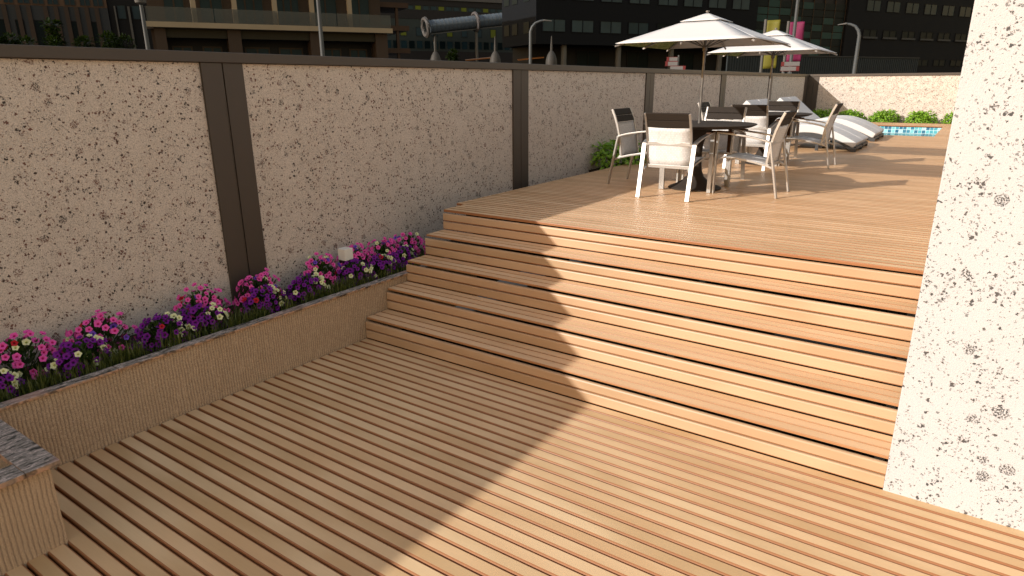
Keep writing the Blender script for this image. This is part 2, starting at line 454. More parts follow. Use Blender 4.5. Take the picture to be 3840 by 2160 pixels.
st = thing('steps', 'five wide plank steps climbing from lower deck to upper deck', 'steps'); st['kind'] = 'structure'
RUN, RIS, SX1 = .2783, .2, 4.118
for i in range(5):
    y0 = i*RUN; z0 = i*RIS
    b = MB()
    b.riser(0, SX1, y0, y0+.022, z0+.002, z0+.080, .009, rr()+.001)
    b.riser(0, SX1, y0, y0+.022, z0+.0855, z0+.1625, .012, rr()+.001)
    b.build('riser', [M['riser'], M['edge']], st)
    if i < 4:
        b = MB()
        for j in range(3):
            ya = y0 + .014 + j*.0895
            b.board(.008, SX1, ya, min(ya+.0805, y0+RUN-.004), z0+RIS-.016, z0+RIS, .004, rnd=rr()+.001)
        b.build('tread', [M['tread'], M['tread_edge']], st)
b = MB(); b.prism([(.03,.0)]+[(.03+0*i, 0) for i in range(0)]+[(1.2,0),(1.2,.95),(1.145,.95),(1.145,.78),(.866,.78),(.866,.58),(.588,.58),(.588,.38),(.31,.38),(.31,.18),(.03,.18)], 0, .05)
v = [(yy, xx, zz) for xx, yy, zz in b.v]                 # profile in (y,z), thickness in x
for xo in (1.35, 2.7, 4.05):
    b2 = MB(); b2.v = [(xo + q[0], q[1], q[2]) for q in v]; b2.f = b.f; b2.m = b.m; b2.r = b.r
    fix_normals(b2.build('stringer_or_light_block', M['under_deck_shade'], st))  # right one added to keep light from leaking under the steps

# ------------------------------------------------------------------ boundary walls
WX = -.622; RZ0, RZ1 = 2.352, 2.427
wl = thing('boundary_wall', 'long speckled stone wall with dark posts and cap along the left', 'wall', (WX, -5, 0))
OX, OY = WX, -5
posts = [(-13.25,-12.90), (-9.15,-8.80), (-5.05,-4.70), (-.865,-.512), (3.239,3.589), (7.30,7.66), (11.40,11.76), (15.50,15.86), (20.02,20.50)]
edges = [-17.0] + [e for p in posts for e in p]
for a, c in zip(edges[0::2], edges[1::2]):
    b = MB(); b.box(-.16, 0, a-OY+.001, c-OY-.001, -.1, RZ0-.004); b.build('wall_panel', M['stone_warm'], wl)
for a, c in posts:
    mid = (a*.5+c*.5)
    b = MB()
    b.box(-.17, .020, a-OY, mid-OY-.006, -.1, RZ0-.002); b.box(-.17, .016, mid-OY+.006, c-OY, -.1, RZ0-.002)
    b.box(-.17, .004, mid-OY-.006, mid-OY+.006, -.1, RZ0-.003)
    b.box(.0165, .023, mid-OY-.012, mid-OY-.006, -.1, RZ0-.28)
    b.build('post', M['bronze'], wl, bevel=.002)
b = MB(); b.box(-.20, .032, -12.0, 20.535-OY, RZ0, RZ1); b.build('cap_rail', M['bronze'], wl, bevel=.004)

BY = 20.50
wb = thing('boundary_wall', 'sunlit speckled stone wall at the far end behind the pool', 'wall', (0, BY, 0))
b = MB(); b.box(-.275, 9, 0, .16, .4, RZ0-.004); b.build('wall_panel', M['stone_warm'], wb)
b = MB(); b.box(-.601, -.445, -.020, .17, .4, RZ0-.002); b.box(-.433, -.276, -.016, .17, .4, RZ0-.002); b.box(-.445,-.433,-.006,.17,.4,RZ0-.003)
b.build('post', M['bronze'], wb, bevel=.002)
b = MB(); b.box(-.589, 9, -.034, .20, RZ0+.0008, RZ1-.0008); b.build('cap_rail', M['bronze'], wb, bevel=.004)

wr = MB(); wr.box(4.119, 8.6, -.008, .30, -.03, 3.6); wr.box(4.119, 4.42, .30, 20.49, 1.002, 3.6)  # second box: unseen return added to bounce sun onto the left wall
tag(wr.build('stone_wall', M['stone_white'], bevel=.004), 'tall white speckled stone wall standing beside the steps in full sun, plus added hidden return', 'wall')

# ------------------------------------------------------------------ planters
pl = thing('planter', 'long combed sandstone planter below the wall holding the petunias', 'planter', (-.3, -2, 0))
b = MB(); b.box(.235, .293, -4, 3.65, -.06, .4625); b.build('planter_wall', M['combed'], pl)
b = MB()
yy = -4.0
while yy < 3.6:
    ln = random.uniform(.7, 1.15); e = min(yy+ln, 3.66)
    b.box(.228, .311, yy+.0012, e-.0012, .463, .481); yy = e
b.build('coping', M['granite'], pl, bevel=.004)
b = MB(); b.box(-.32, .234, -4, 6.74, .0, .445); b.build('soil', M['soil'], pl)

pb = thing('planter', 'square combed sandstone planter box with grey stone rim at lower left', 'planter', (.4, -3.5, 0))
X0, X1, Y0, Y1 = -.39, .40, -1.6, .72                       # local
b = MB()
t = .10
b.box(X0, X1, Y1-t, Y1, -.03, .435); b.box(X0, X1, Y0, Y0+t, -.03, .435)
b.box(X1-t, X1, Y0+t, Y1-t, -.03, .435); b.box(X0, X0+t, Y0+t, Y1-t, -.03, .435)
b.build('planter_wall', M['combed'], pb)
b = MB(); o = .037; t = .145
b.box(X0-.0, X1+o, Y1+o-t, Y1+o, .436, .465); b.box(X0, X1+o, Y0-o, Y0-o+t, .436, .465)
b.box(X1+o-t, X1+o, Y0-o+t+.001, Y1+o-t-.001, .436, .465); b.box(X0, X0+t-o, Y0-o+t+.001, Y1+o-t-.001, .436, .465)
b.build('coping', M['granite'], pb, bevel=.004)
b = MB(); b.box(X0+.1, X1-.1, Y0+.1, Y1-.1, .1, .26); b.build('soil', M['soil'], pb)

b = MB(); b.box(WX+.002, -.117, 5.32, 19.44, .55, .90); b.box(WX+.002, 8.0, 19.44, BY-.002, .55, .965)
struct(b.build('planting_bed', M['soil']), 'soil bed between deck edge and the walls', 'soil')

# grass in the planters
def blades(b, n, box, hmin, hmax):
    for _ in range(n):
        x = random.uniform(box[0], box[1]); y = random.uniform(box[2], box[3])
        h = random.uniform(hmin, hmax)*(.5 + rr()); a = rr()*2*PI; lean = rr()*.6*h; wd = random.uniform(.0025, .005)
        dx, dy = math.cos(a)*lean, math.sin(a)*lean; nx, ny = -math.sin(a)*wd, math.cos(a)*wd
        b.cr = rr()*.95 + .02; z = box[4]
        b.add([(x-nx,y-ny,z),(x+nx,y+ny,z),(x+dx*.4+nx*.7,y+dy*.4+ny*.7,z+h*.6),(x+dx*.4-nx*.7,y+dy*.4-ny*.7,z+h*.6),(x+dx,y+dy,z+h)],
              [(0,1,2,3),(3,2,4)])
b = MB()
for _ in range(240):                                     # tufts along the rim, denser than the open soil
    cx = random.choice((random.uniform(-.44,-.12), random.uniform(-.20,-.125))); cy = random.uniform(-4.2, 1.2)
    blades(b, 40, (cx-.05, cx+.05, cy-.06, cy+.06, .44), .05, .11)
blades(b, 2500, (-.58,-.09,-5.2,1.3,.44), .02, .05)
for _ in range(14):
    cx = random.uniform(.15,.62); cy = random.uniform(-4.9,-3.0); blades(b, 30, (cx-.06,cx+.06,cy-.06,cy+.06,.255), .05, .12)
struct(b.build('grass', M['grass']), 'short grass tufts growing in the planters', 'grass', 'stuff')

# ------------------------------------------------------------------ petunias
def leaf(b, p, d, up, ln, wd):
    d = d.normalized(); s = d.cross(up)
    if s.length < 1e-4: s = d.cross(Vector((1,0,.1)))
    s.normalize(); n = s.cross(d)
    b.add([p, p + d*ln*.35 + s*wd*.5 + n*ln*.06, p + d*ln*.72 + s*wd*.42 + n*ln*.04, p + d*ln - n*ln*.10,
           p + d*ln*.72 - s*wd*.42 + n*ln*.04, p + d*ln*.35 - s*wd*.5 + n*ln*.06, p + d*ln*.5 - n*ln*.02],
          [(0,1,6),(1,2,6),(2,3,6),(3,4,6),(4,5,6),(5,0,6)])
def blossom_mesh(mats, name):
    b = MB(); R = .0225
    b.v.append((0,0,-.010)); n = 15
    for i in range(n):
        t = 2*PI*i/n; b.v.append((.0065*math.cos(t), .0065*math.sin(t), 0))
    for i in range(n):
        t = 2*PI*i/n; r = R*(.90 + .10*math.cos(5*t)); b.v.append((r*.6*math.cos(t), r*.6*math.sin(t), .006))
    for i in range(n):
        t = 2*PI*i/n; r = R*(.88 + .13*math.cos(5*t)); b.v.append((r*math.cos(t), r*math.sin(t), .006 + .003*math.sin(7*t+1)))
    b.cm = 1
    for i in range(n): b.face((0, 1+i, 1+(i+1)%n))
    b.cm = 0
    for i in range(n):
        j = (i+1)%n; b.face((1+i, 1+n+i, 1+n+j, 1+j)); b.face((1+n+i, 1+2*n+i, 1+2*n+j, 1+n+j))
    o = b.build(name, list(mats), smooth='all'); me = o.data; bpy.data.objects.remove(o); return me
BLOOM = {k: blossom_mesh(v, 'blossom') for k, v in PET.items()}
def petunia(kind, label, loc, group):
    t = thing('petunia', label, 'flowers', loc, rr()*.6-.3, group)
    Rx, Ry, H = (.14, .235, .27) if kind == 'pink' else (.12, .20, .19)
    b = MB()
    for _ in range(230):
        th = rr()*2*PI; u = math.sqrt(rr()); ph = random.uniform(.1, 1.45)
        d = Vector((math.cos(th)*math.sin(ph)*Rx, math.sin(th)*math.sin(ph)*Ry, math.cos(ph)*H)) 
        p = d*random.uniform(.45,.92); b.cr = rr()*.9 + .05
        leaf(b, p, d.normalized() + Vector((rr()-.5, rr()-.5, rr()*.4)), Vector((0,0,1)), random.uniform(.03,.055), random.uniform(.016,.028))
    for _ in range(14):
        th = rr()*2*PI; q = Vector((math.cos(th)*Rx*.7, math.sin(th)*Ry*.7, H*random.uniform(.4,.8))); b.cr = .1
        b.bar((0,0,-.02), q, .004, .004)
    b.build('foliage', M['petleaf'], t)
    pts = []; n = 98 if kind == 'pink' else 96; tries = 0
    while len(pts) < n and tries < 3000:
        tries += 1
        th = random.uniform(-PI, PI); ph = math.acos(random.uniform(-.05, 1))
        e = random.uniform(.85, 1.15)
        d = Vector((math.cos(th)*math.sin(ph)*Rx*e, math.sin(th)*math.sin(ph)*Ry*e, math.cos(ph)*H*e))
        if all((d-q).length > .021 for q in pts): pts.append(d)
    for d in pts:
        r = rr()
        if kind == 'pink': c = 'pink' if r < .86 else ('cream' if r < .92 else ('violet' if r < .97 else 'red'))
        else:
            hi = d.z/H
            c = 'purple' if r < .93 else ('cream' if r < .98 or hi < .6 else 'red')
            if d.y > .05 and hi > .15 and r > .35 and c == 'purple': c = 'cream'
        o = bpy.data.objects.new('blossom', BLOOM[c]); COL.objects.link(o); o.parent = t
        o.location = d
        nd = (Vector((d.x/Rx**2, d.y/Ry**2, d.z/H**2)).normalized() + Vector((.55, -.35, .15)) + Vector((rr()-.5, rr()-.5, rr()-.5))*.6)
        o.rotation_euler = nd.to_track_quat('Z', 'Y').to_euler(); s = random.uniform(.85, 1.2); o.scale = (s, s, s)
        if (kind == 'pink') != (c == 'pink') and not (kind == 'purple' and c == 'purple'): o['label'] = c + ' blossom among the others'
    return t
ORD = ['first','second','third','fourth','fifth','sixth','seventh','eighth','ninth','tenth']
for i, yy in enumerate((-2.92, -2.44, -1.97, -1.25, -.74, -.10, .33, .68, 1.04)):
    petunia('pink', 'mostly pink petunia clump against the wall, %s pink one from the left' % ORD[i], (-.43, yy, .44), 'pink petunias along the planter')
for i, yy in enumerate((-2.68, -2.15, -1.63, -1.36, -.80, -.38, .16, .47, .80)):
    petunia('purple', 'purple petunia clump with cream blooms at the rim, %s purple one from the left' % ORD[i], (-.275, yy, .44), 'purple petunias along the planter')

# bollard lamp between the flowers
bl = thing('bollard_light', 'short square garden bollard lamp with white head among the flowers', 'lamp', (-.375, .16, .40))
b = MB(); b.box(-.045,.045,-.045,.045, 0, .245); b.build('post', M['maroon'], bl, bevel=.003)
b = MB(); b.box(-.048,.048,-.048,.048, .246, .352); b.build('lamp_head', M['lampwhite'], bl, bevel=.003)

# ------------------------------------------------------------------ shrubs
def shrub_mesh(seed, R, H, n=1500):
    random.seed(seed); b = MB()
    lumps = [(random.uniform(-.55,.55)*R, random.uniform(-.55,.55)*R, random.uniform(.25,.6)*H, random.uniform(.28,.42)*R) for _ in range(15)]
    for _ in range(n):
        if rr() < .55:
            th = rr()*2*PI; ph = math.acos(random.uniform(-.05,1))
            d = Vector((math.cos(th)*math.sin(ph), math.sin(th)*math.sin(ph), math.cos(ph)))
            k = random.uniform(.80, 1.0)*(1 + .10*math.sin(3*th+seed)*math.sin(ph) + .07*math.sin(7*th+4*ph))
            p = Vector((d.x*R*k, d.y*R*k, max(.01, d.z*H*k)))
        else:
            c = random.choice(lumps); th = rr()*2*PI; ph = math.acos(random.uniform(-.4,1))
            d = Vector((math.cos(th)*math.sin(ph), math.sin(th)*math.sin(ph), math.cos(ph)))
            p = Vector((c[0], c[1], c[2])) + d*c[3]
            p.z = max(.02, p.z)
        b.cr = min(.98, max(.02, random.gauss(.5, .25)))
        leaf(b, p, (d*.6 + Vector((rr()-.5, rr()-.5, rr()-.8))*1.2), Vector((0,0,1)) + d*.6, random.uniform(.055,.085), random.uniform(.036,.055))
    return b
sg = 'rounded shrubs along the walls'
sx = [-.02, .89, 1.83, 2.80, 3.77]
lab = ['round green shrub half hidden behind the raised loungers by the far wall', 'round green shrub in the shadow edge on the far wall',
       'middle round green shrub along the far wall behind the pool', 'round green shrub by the far wall above the right pool corner',
       'round green shrub at the far wall cut off by the white wall']
for i, x in enumerate(sx):
    t = thing('shrub', lab[i], 'shrub', (x, 19.93, .95), 0, sg)
    shrub_mesh(11+i, .44, .36).build('foliage', M['shrub'], t)
    b = MB()
    for j in range(9): b.bar((0,0,-.02), (random.uniform(-.2,.2), random.uniform(-.2,.2), .24), .012, .012, w1=.005, t1=.005)
    b.build('stem', M['twig'], t)
t = thing('shrub', 'dark green shrub against the left wall behind the nearest chair', 'shrub', (-.30, 5.72, .90), 0, sg)
shrub_mesh(31, .46, .44, 1000).build('foliage', M['shrub'], t)
b = MB()
for j in range(9): b.bar((0,0,-.02), (random.uniform(-.2,.2), random.uniform(-.2,.2), .24), .012, .012, w1=.005, t1=.005)
b.build('stem', M['twig'], t)
random.seed(99)

# ------------------------------------------------------------------ chairs
def make_chair(label):
    t = thing('dining_chair', label, 'chair', (0,0,0), 0, 'dining chairs round the two tables')
    # curves in (y,z)
    back = [(-.200,.335), (-.210,.42), (-.219,.50), (-.236,.60), (-.262,.70), (-.298,.80), (-.336,.886)]
    seat = [(.318,.385), (.25,.402), (.15,.402), (.047,.388), (-.08,.366), (-.20,.338)]
    def sheet(name, prof, hw, th, mat):
        b = MB(); n = len(prof); o = 0
        for j, (yy, zz) in enumerate(prof):
            for i in range(5):
                x = hw*(i/2-1); b.v.append((x, yy - .010*(1-(i/2-1)**2), zz - .006*(1-(i/2-1)**2)))
        for j in range(n-1):
            for i in range(4): b.face((j*5+i, j*5+i+1, (j+1)*5+i+1, (j+1)*5+i))
        return b.build(name, mat, t, smooth=True, solid=th)
    sheet('seat', seat, .232, .008, M['sling'])
    sheet('backrest', back[:5] + [(-.276,.739)], .229, .007, M['sling'])
    for s in (-1, 1):
        b = MB(); b.path([(s*.240, yy, zz) for yy, zz in back], .022, .026); b.build('back_frame', M['metal'], t, bevel=.003)
    for z0, z1 in ((.744,.812), (.818,.887)):
        def yb(z): return -.236 - (z-.60)*.13 - max(0, z-.60)**2*.78
        b = MB(); b.bar((0, yb(z0)-.002, z0), (0, yb(z1)-.002, z1), .474, .020); b.build('back_slat', M['slat'], t, bevel=.003)
    for s in (-1, 1):
        b = MB(); b.bar((s*.275, -.343, 0), (s*.275, -.230, .570), .046, .020); b.build('leg', M['metal'], t, bevel=.003)
        b = MB(); b.bar((s*.275, .336, 0), (s*.275, .332, .652), .046, .024); b.build('leg', M['metal'], t, bevel=.003)
        b = MB(); b.path([(s*.275, -.238, .570), (s*.275, -.18, .594), (s*.275, -.08, .617), (s*.275, .04, .636), (s*.275, .18, .652), (s*.275, .30, .662), (s*.275, .343, .662)], .046, .018)
        b.build('armrest', M['metal'], t, bevel=.003)
        b = MB(); b.path([(s*.275, .17, .665), (s*.275, .26, .6745), (s*.275, .349, .6775)], .050, .014); b.box(s*.275-.024, s*.275+.024, .3485, .3545, .40, .6765)
        b.build('arm_pad', M['pad'], t, bevel=.002)
        b = MB(); b.path([(s*.241, yy, zz-.006) for yy, zz in seat] + [(s*.243, -.285, .302)], .024, .022); b.build('seat_rail', M['metal'], t, bevel=.003)
    b = MB(); b.box(-.252, .252, -.244, -.232, .553, .592); b.build('crossbar', M['metal'], t, bevel=.002)
    b = MB(); b.box(-.252, .252, -.226, -.206, .316, .350); b.build('crossbar', M['metal'], t, bevel=.002)
    b = MB(); b.box(-.229, .229, .306, .326, .368, .388); b.build('crossbar', M['metal'], t, bevel=.002)
    return t
TX = 1.594; TY = (3.80, 6.775); CD = .648
chairs = []
clabs = [['nearest dining chair with its woven back square to the camera', 'dining chair at the near table facing left, right of the nearest chair',
          'dining chair at the near table facing the camera, top above the tabletop', 'dining chair at the near table standing in shade beside the left shrub'],
         ['dining chair of the far table with its back to the camera, behind the near tabletop', 'dining chair at the far table facing left in front of the loungers',
          'dining chair at the far table facing the camera, below the raised headrests', 'dining chair at the far table by the left wall, only its dark slats showing']]
proto = make_chair(clabs[0][0])
first = True
for ti, ty in enumerate(TY):
    for ci, (dx, dy, rot) in enumerate(((0,-CD,0), (CD,0,PI/2), (0,CD,PI), (-CD,0,-PI/2))):
        loc = (TX+dx, ty+dy, DZ)
        if first: proto.location = loc; proto.rotation_euler = (0,0,rot); first = False
        else: dup(proto, loc, rot, clabs[ti][ci])

# ------------------------------------------------------------------ tables
tb = thing('bistro_table', 'round dark table on a tulip foot under the nearer parasol', 'table', (TX, TY[0], DZ), 0, 'round dark tables')
b = MB(); b.lathe([(.012,.700),(.54,.700),(.575,.706),(.628,.730),(.632,.735),(.628,.739),(.012,.739)], n=64); b.build('tabletop', M['tabletop'], tb, smooth=True)
b = MB(); b.lathe([(.30,.0),(.305,.008),(.295,.016),(.22,.045),(.15,.085),(.10,.135),(.072,.20),(.060,.28),(.058,.40),(.068,.52),(.095,.60),(.15,.665),(.20,.698)], n=48); b.build('pedestal', M['tabletop'], tb, smooth='all')
dup(tb, (TX, TY[1], DZ), 0, 'round dark table under the farther parasol next to the loungers')

# ------------------------------------------------------------------ parasols
def make_parasol(label, loc):
    t = thing('parasol', label, 'parasol', loc, 0, 'square white parasols over the tables')
    A, ZE, ZA = .735, 1.592, 1.895
    fv = .30
    def pan(b, a0, a1, zf, sag, off, n=8, m=6):
        for q in range(4):
            c, s = math.cos(q*PI/2), math.sin(q*PI/2); o = len(b.v)
            for j in range(m+1):
                r = a0 + (a1-a0)*j/m
                for i in range(n+1):
                    f = i/n*2-1; x, yv = f*r, -r
                    z = zf(r) - sag*(1-f*f)*(.25+.75*j/m)*0 + off - sag*(1-f*f)*math.sin(PI*min(1, j/m))*.6
                    b.v.append((x*c - yv*s, x*s + yv*c, z))
            for j in range(m):
                for i in range(n): b.face((o+j*(n+1)+i, o+(j+1)*(n+1)+i, o+(j+1)*(n+1)+i+1, o+j*(n+1)+i+1))
    zf = lambda r: ZA - (ZA-ZE)*r/A
    b = MB(); pan(b, fv*A*.72, A, zf, .012, 0)
    b.build('canopy', M['canvas'], t, smooth=True, solid=.004)
    b = MB(); pan(b, 0.004, fv*A, zf, .004, .016, 8, 4)
    b.build('vent_cap', M['canvas'], t, smooth=True, solid=.004)
    b = MB()                                                        # mottled olive sheet under the left panel
    pl_ = [(-A*.985,-A*.96), (-A*.985,A*.96), (-A*.62,A*.60), (-A*.62,-A*.60)]
    b.add([(x, yv, zf(max(abs(x),abs(yv)))-.014) for x, yv in pl_], [(0,1,2,3)])
    b.build('olive_sheet', M['olive_sheet'], t, solid=.002)
    for q in range(8):
        an = q*PI/4; d = Vector((math.cos(an), math.sin(an), 0)); L = A*(math.sqrt(2) if q % 2 else 1.0)
        rib = MB(); rib.bar((d.x*.03, d.y*.03, ZA-.045), (d.x*(L+.004), d.y*(L+.004), ZE-.026), .012, .016, side=(-d.y, d.x, 0)); ro = rib.build('rib', M['ribs'], t)
        stt = MB(); stt.bar((d.x*.02, d.y*.02, ZE-.035), (d.x*L*.48, d.y*L*.48, ZA-(ZA-ZE)*.48-.030), .008, .010, side=(-d.y, d.x, 0)); stt.build('strut', M['chrome'], ro)
    b = MB(); b.lathe([(.022,ZE-.075),(.026,ZE-.07),(.026,ZE-.02),(.020,ZE-.015)], n=20); b.build('hub', M['chrome'], t, smooth=True)
    b = MB(); n = 10; o = 0; H0, H1, sgm = .739, ZA-.01, 60           # pole with a twisted flute
    for j in range(sgm+1):
        z = H0 + (H1-H0)*j/sgm
        for k in range(n):
            an = 2*PI*k/n + z*14; r = .0155 if k % 5 else .0125; b.v.append((r*math.cos(an), r*math.sin(an), z))
    for j in range(sgm):
        for k in range(n): b.face((j*n+k, j*n+(k+1)%n, (j+1)*n+(k+1)%n, (j+1)*n+k))
    b.build('pole', M['chrome'], t, smooth='all')
    b = MB(); b.lathe([(.012,ZA+.008),(.013,ZA+.022),(.020,ZA+.026),(.020,ZA+.038),(.006,ZA+.041)], n=16); b.build('finial', M['chrome'], t, smooth=True)
    return t
pr = make_parasol('large white square parasol standing over the near table', (TX, TY[0], DZ))
dup(pr, (TX, TY[1], DZ), 0, 'white square parasol over the far table, partly behind the nearer canopy')

# ------------------------------------------------------------------ sun loungers (length along x, foot to the right)
def smoothpts(p, n=4):
    out = []
    for i in range(len(p)-1):
        p0 = p[max(0,i-1)]; p1 = p[i]; p2 = p[i+1]; p3 = p[min(len(p)-1,i+2)]
        for k in range(n):
            t = k/n
            out.append(tuple(.5*((2*p1[j]) + (-p0[j]+p2[j])*t + (2*p0[j]-5*p1[j]+4*p2[j]-p3[j])*t*t + (-p0[j]+3*p1[j]-3*p2[j]+p3[j])*t**3) for j in range(2)))
    out.append(p[-1]); return out
def cushion(prof, thick, w, rad):
    """cushion whose top follows prof (x,z); rounded section; thick(t) gives its depth"""
    b = MB(); n = len(prof); secn = []
    for i, (x, z) in enumerate(prof):
        a = prof[max(0,i-1)]; c = prof[min(n-1,i+1)]
        tx, tz = c[0]-a[0], c[1]-a[1]; L = math.hypot(tx, tz); tx /= L; tz /= L; nx, nz = -tz, tx
        th = thick(i/(n-1)); r = min(rad, th*.45)
        e = 0
        if i == 0 or i == n-1: e = r*.55
        ring = []
        for (cy, cn, a0) in ((w-r-e, -r-e*.6, 0), (r+e, -r-e*.6, 90), (r+e, -th+r+e*.6, 180), (w-r-e, -th+r+e*.6, 270)):
            for k in range(4):
                an = math.radians(a0 + k*30); ring.append((cy + r*math.cos(an), cn + r*math.sin(an)))
        secn.append([(x + nx*q[1], q[0], z + nz*q[1]) for q in ring])
    m = len(secn[0])
    for r_ in secn: b.v += r_
    for i in range(n-1):
        for k in range(m): b.face((i*m+k, i*m+(k+1)%m, (i+1)*m+(k+1)%m, (i+1)*m+k))
    b.face(list(reversed(range(m)))); b.face([(n-1)*m+k for k in range(m)])
    return b
def wn(o):
    q = o.modifiers.new('normals', 'WEIGHTED_NORMAL'); q.keep_sharp = True; q.weight = 80; return o
LW = .755
def make_lounger(label):
    t = thing('sun_lounger', label, 'sun lounger', (0,0,0), 0, 'four white sun loungers in two pairs')
    seat = smoothpts([(1.225,.372),(1.40,.425),(1.60,.450),(1.79,.448),(1.95,.420),(2.10,.372),(2.25,.312),(2.40,.240),(2.545,.164)])
    backp = smoothpts([(.590,.868),(.80,.690),(1.00,.520),(1.205,.372)])
    cu = cushion(seat, lambda u: .16 - .055*u, LW, .018); wn(fix_normals(cu.build('seat_cushion', M['cushion'], t, smooth=True)))
    cu = cushion(backp, lambda u: .12, LW, .018); wn(fix_normals(cu.build('back_cushion', M['cushion'], t, smooth=True)))
    # curved side frame under the seat
    low = [(x, z-.150+.050*max(0,(x-1.225)/1.32)) for x, z in seat]
    und = [(2.545,.0),(2.47,.0),(2.39,.072),(2.27,.140),(2.12,.190),(1.95,.215),(1.70,.225),(1.40,.205),(1.22,.175)]
    for y0 in (.012, LW-.052):
        b = MB(); b.prism([(1.22,.215)] + low + und, y0, y0+.04); fix_normals(b.build('side_frame', M['charcoal'], t))
    b = MB(); b.prism([(x, z) for x, z in [(1.24,.222),(1.60,.288),(1.95,.268),(2.20,.188),(2.50,.066),(2.50,.046),(2.20,.168),(1.95,.248),(1.60,.268),(1.24,.202)]], .052, LW-.052)
    fix_normals(b.build('deck_slats', M['charcoal'], t))
    b = MB(); b.box(2.515, 2.547, .052, LW-.052, .045, .088); b.build('foot_board', M['charcoal'], t)
    for x in (1.88, .98):
        for y0 in (.015, LW-.055):
            b = MB(); b.box(x, x+.05, y0, y0+.04, 0, .22 if x > 1 else .235); b.build('leg', M['charcoal'], t)
    for y0 in (.012, LW-.052):
        b = MB(); b.path([(.62, y0+.02, .735), (1.20, y0+.02, .245), (1.27, y0+.02, .225)], .04, .03, side=(0,1,0)); b.build('back_frame', M['charcoal'], t)
    b = MB(); b.bar((.74, LW/2, .615), (1.0, LW/2, .22), LW-.2, .02, side=(0,1,0)); b.build('back_support', M['charcoal'], t)
    return t
lp = make_lounger('nearest white lounger of the near pair, beside the far dining chair')
lp.location = (0, 9.225, DZ)
for yy, lb in ((10.005, 'second lounger of the near pair, just behind the nearest one'), (11.765, 'nearer white lounger of the pair close to the pool'), (12.535, 'farthest white lounger, next to the pool edge')):
    dup(lp, (0, yy, DZ), 0, lb)

# ------------------------------------------------------------------ pool
b = MB(); PD = .34
b.cm = 0
b.add([(PX0,PY1,PD),(PX1,PY1,PD),(PX1,PY1,.965),(PX0,PY1,.965)], [(0,1,2,3)])
b.add([(PX0,PY0,PD),(PX1,PY0,PD),(PX1,PY0,.965),(PX0,PY0,.965)], [(3,2,1,0)])
b.add([(PX0,PY0,PD),(PX0,PY1,PD),(PX0,PY1,.965),(PX0,PY0,.965)], [(0,1,2,3)])
b.add([(PX1,PY0,PD),(PX1,PY1,PD),(PX1,PY1,.965),(PX1,PY0,.965)], [(3,2,1,0)])
b.cm = 1; b.add([(PX0,PY0,PD),(PX1,PY0,PD),(PX1,PY1,PD),(PX0,PY1,PD)], [(0,1,2,3)])
struct(b.build('pool_basin', [M['pooltile'], M['poolfloor']]), 'sunken pool lined with teal mosaic tiles', 'pool')
b = MB(); b.add([(PX0,PY0,.80),(PX1,PY0,.80),(PX1,PY1,.80),(PX0,PY1,.80)], [(0,1,2,3)])
struct(b.build('water', M['water']), 'clear water in the tiled pool', 'water')

# ------------------------------------------------------------------ city beyond the wall
def flat(name, c, rough=.6, spec=.2, vary=.15, scale=.8): 
    return plain(name, c, rough, 0, spec, vary, scale)
C = {}
C['street'] = M['asphalt']
C['brick'] = flat('dark_brick', (.040,.027,.018)); C['brick_red'] = flat('orange_brick', (.085,.050,.028))
C['cream'] = flat('cream_stone', (.25,.205,.135)); C['olive'] = flat('olive_beam', (.020,.017,.008)); C['void'] = flat('shadowed_recess', (.006,.006,.006))
C['gold'] = flat('bronze_window_frame', (.035,.024,.014)); C['black'] = flat('black_cladding', (.0045,.0055,.007), .7, .1)
C['grey'] = flat('grey_cladding', (.030,.033,.034)); C['greygreen'] = flat('grey_green_cladding', (.030,.038,.034)); C['darkband'] = flat('brown_band', (.018,.016,.015))
C['pale'] = flat('pale_concrete', (.085,.082,.075)); C['conc'] = flat('concrete_column', (.085,.083,.072)); C['steel'] = flat('grey_steel', (.06,.066,.068), .5, .25)
C['darkconc'] = flat('dim_concrete', (.040,.037,.032)); C['lime'] = flat('lime_panel', (.11,.13,.012)); C['yellow'] = flat('yellow_cloth', (.12,.11,.014)); C['magenta'] = flat('magenta_cloth', (.135,.014,.05))
C['red'] = flat('red_sign', (.10,.014,.014)); C['white'] = flat('white_sign', (.12,.115,.112)); C['orange'] = flat('orange_awning', (.20,.075,.015))
C['hoard'] = flat('grey_hoarding', (.028,.035,.037), .7, .15, .15, 3); C['wood'] = flat('brown_balcony', (.045,.025,.014))
C['glass'] = plain('dark_window_glass', (.014,.030,.036), .25, 0, .08, .3, .5); C['glass2'] = plain('pale_window_glass', (.030,.048,.052), .35, 0, .08, .35, .9)  # dull teal base colour painted in place of reflections on the glass
C['teal'] = plain('teal_glass_pane', (.018,.045,.040), .4, 0, .06, .3, .4); C['dteal'] = plain('black_glass_pane', (.004,.009,.010), .4, 0, .06, .3, .4)
def clear_glass():
    m = NT('balustrade_glass'); a = m.bsdf((.07,.08,.075), .3, 0, .3); a.inputs['Alpha'].default_value = .42; return m.mat
C['rail'] = clear_glass()
RZ = math.radians(61)
b = MB(); b.box(-260, 260, -200, 420, -.9, -.42); struct(b.build('street', C['street']), 'dark street level of the city beyond the walls', 'street')

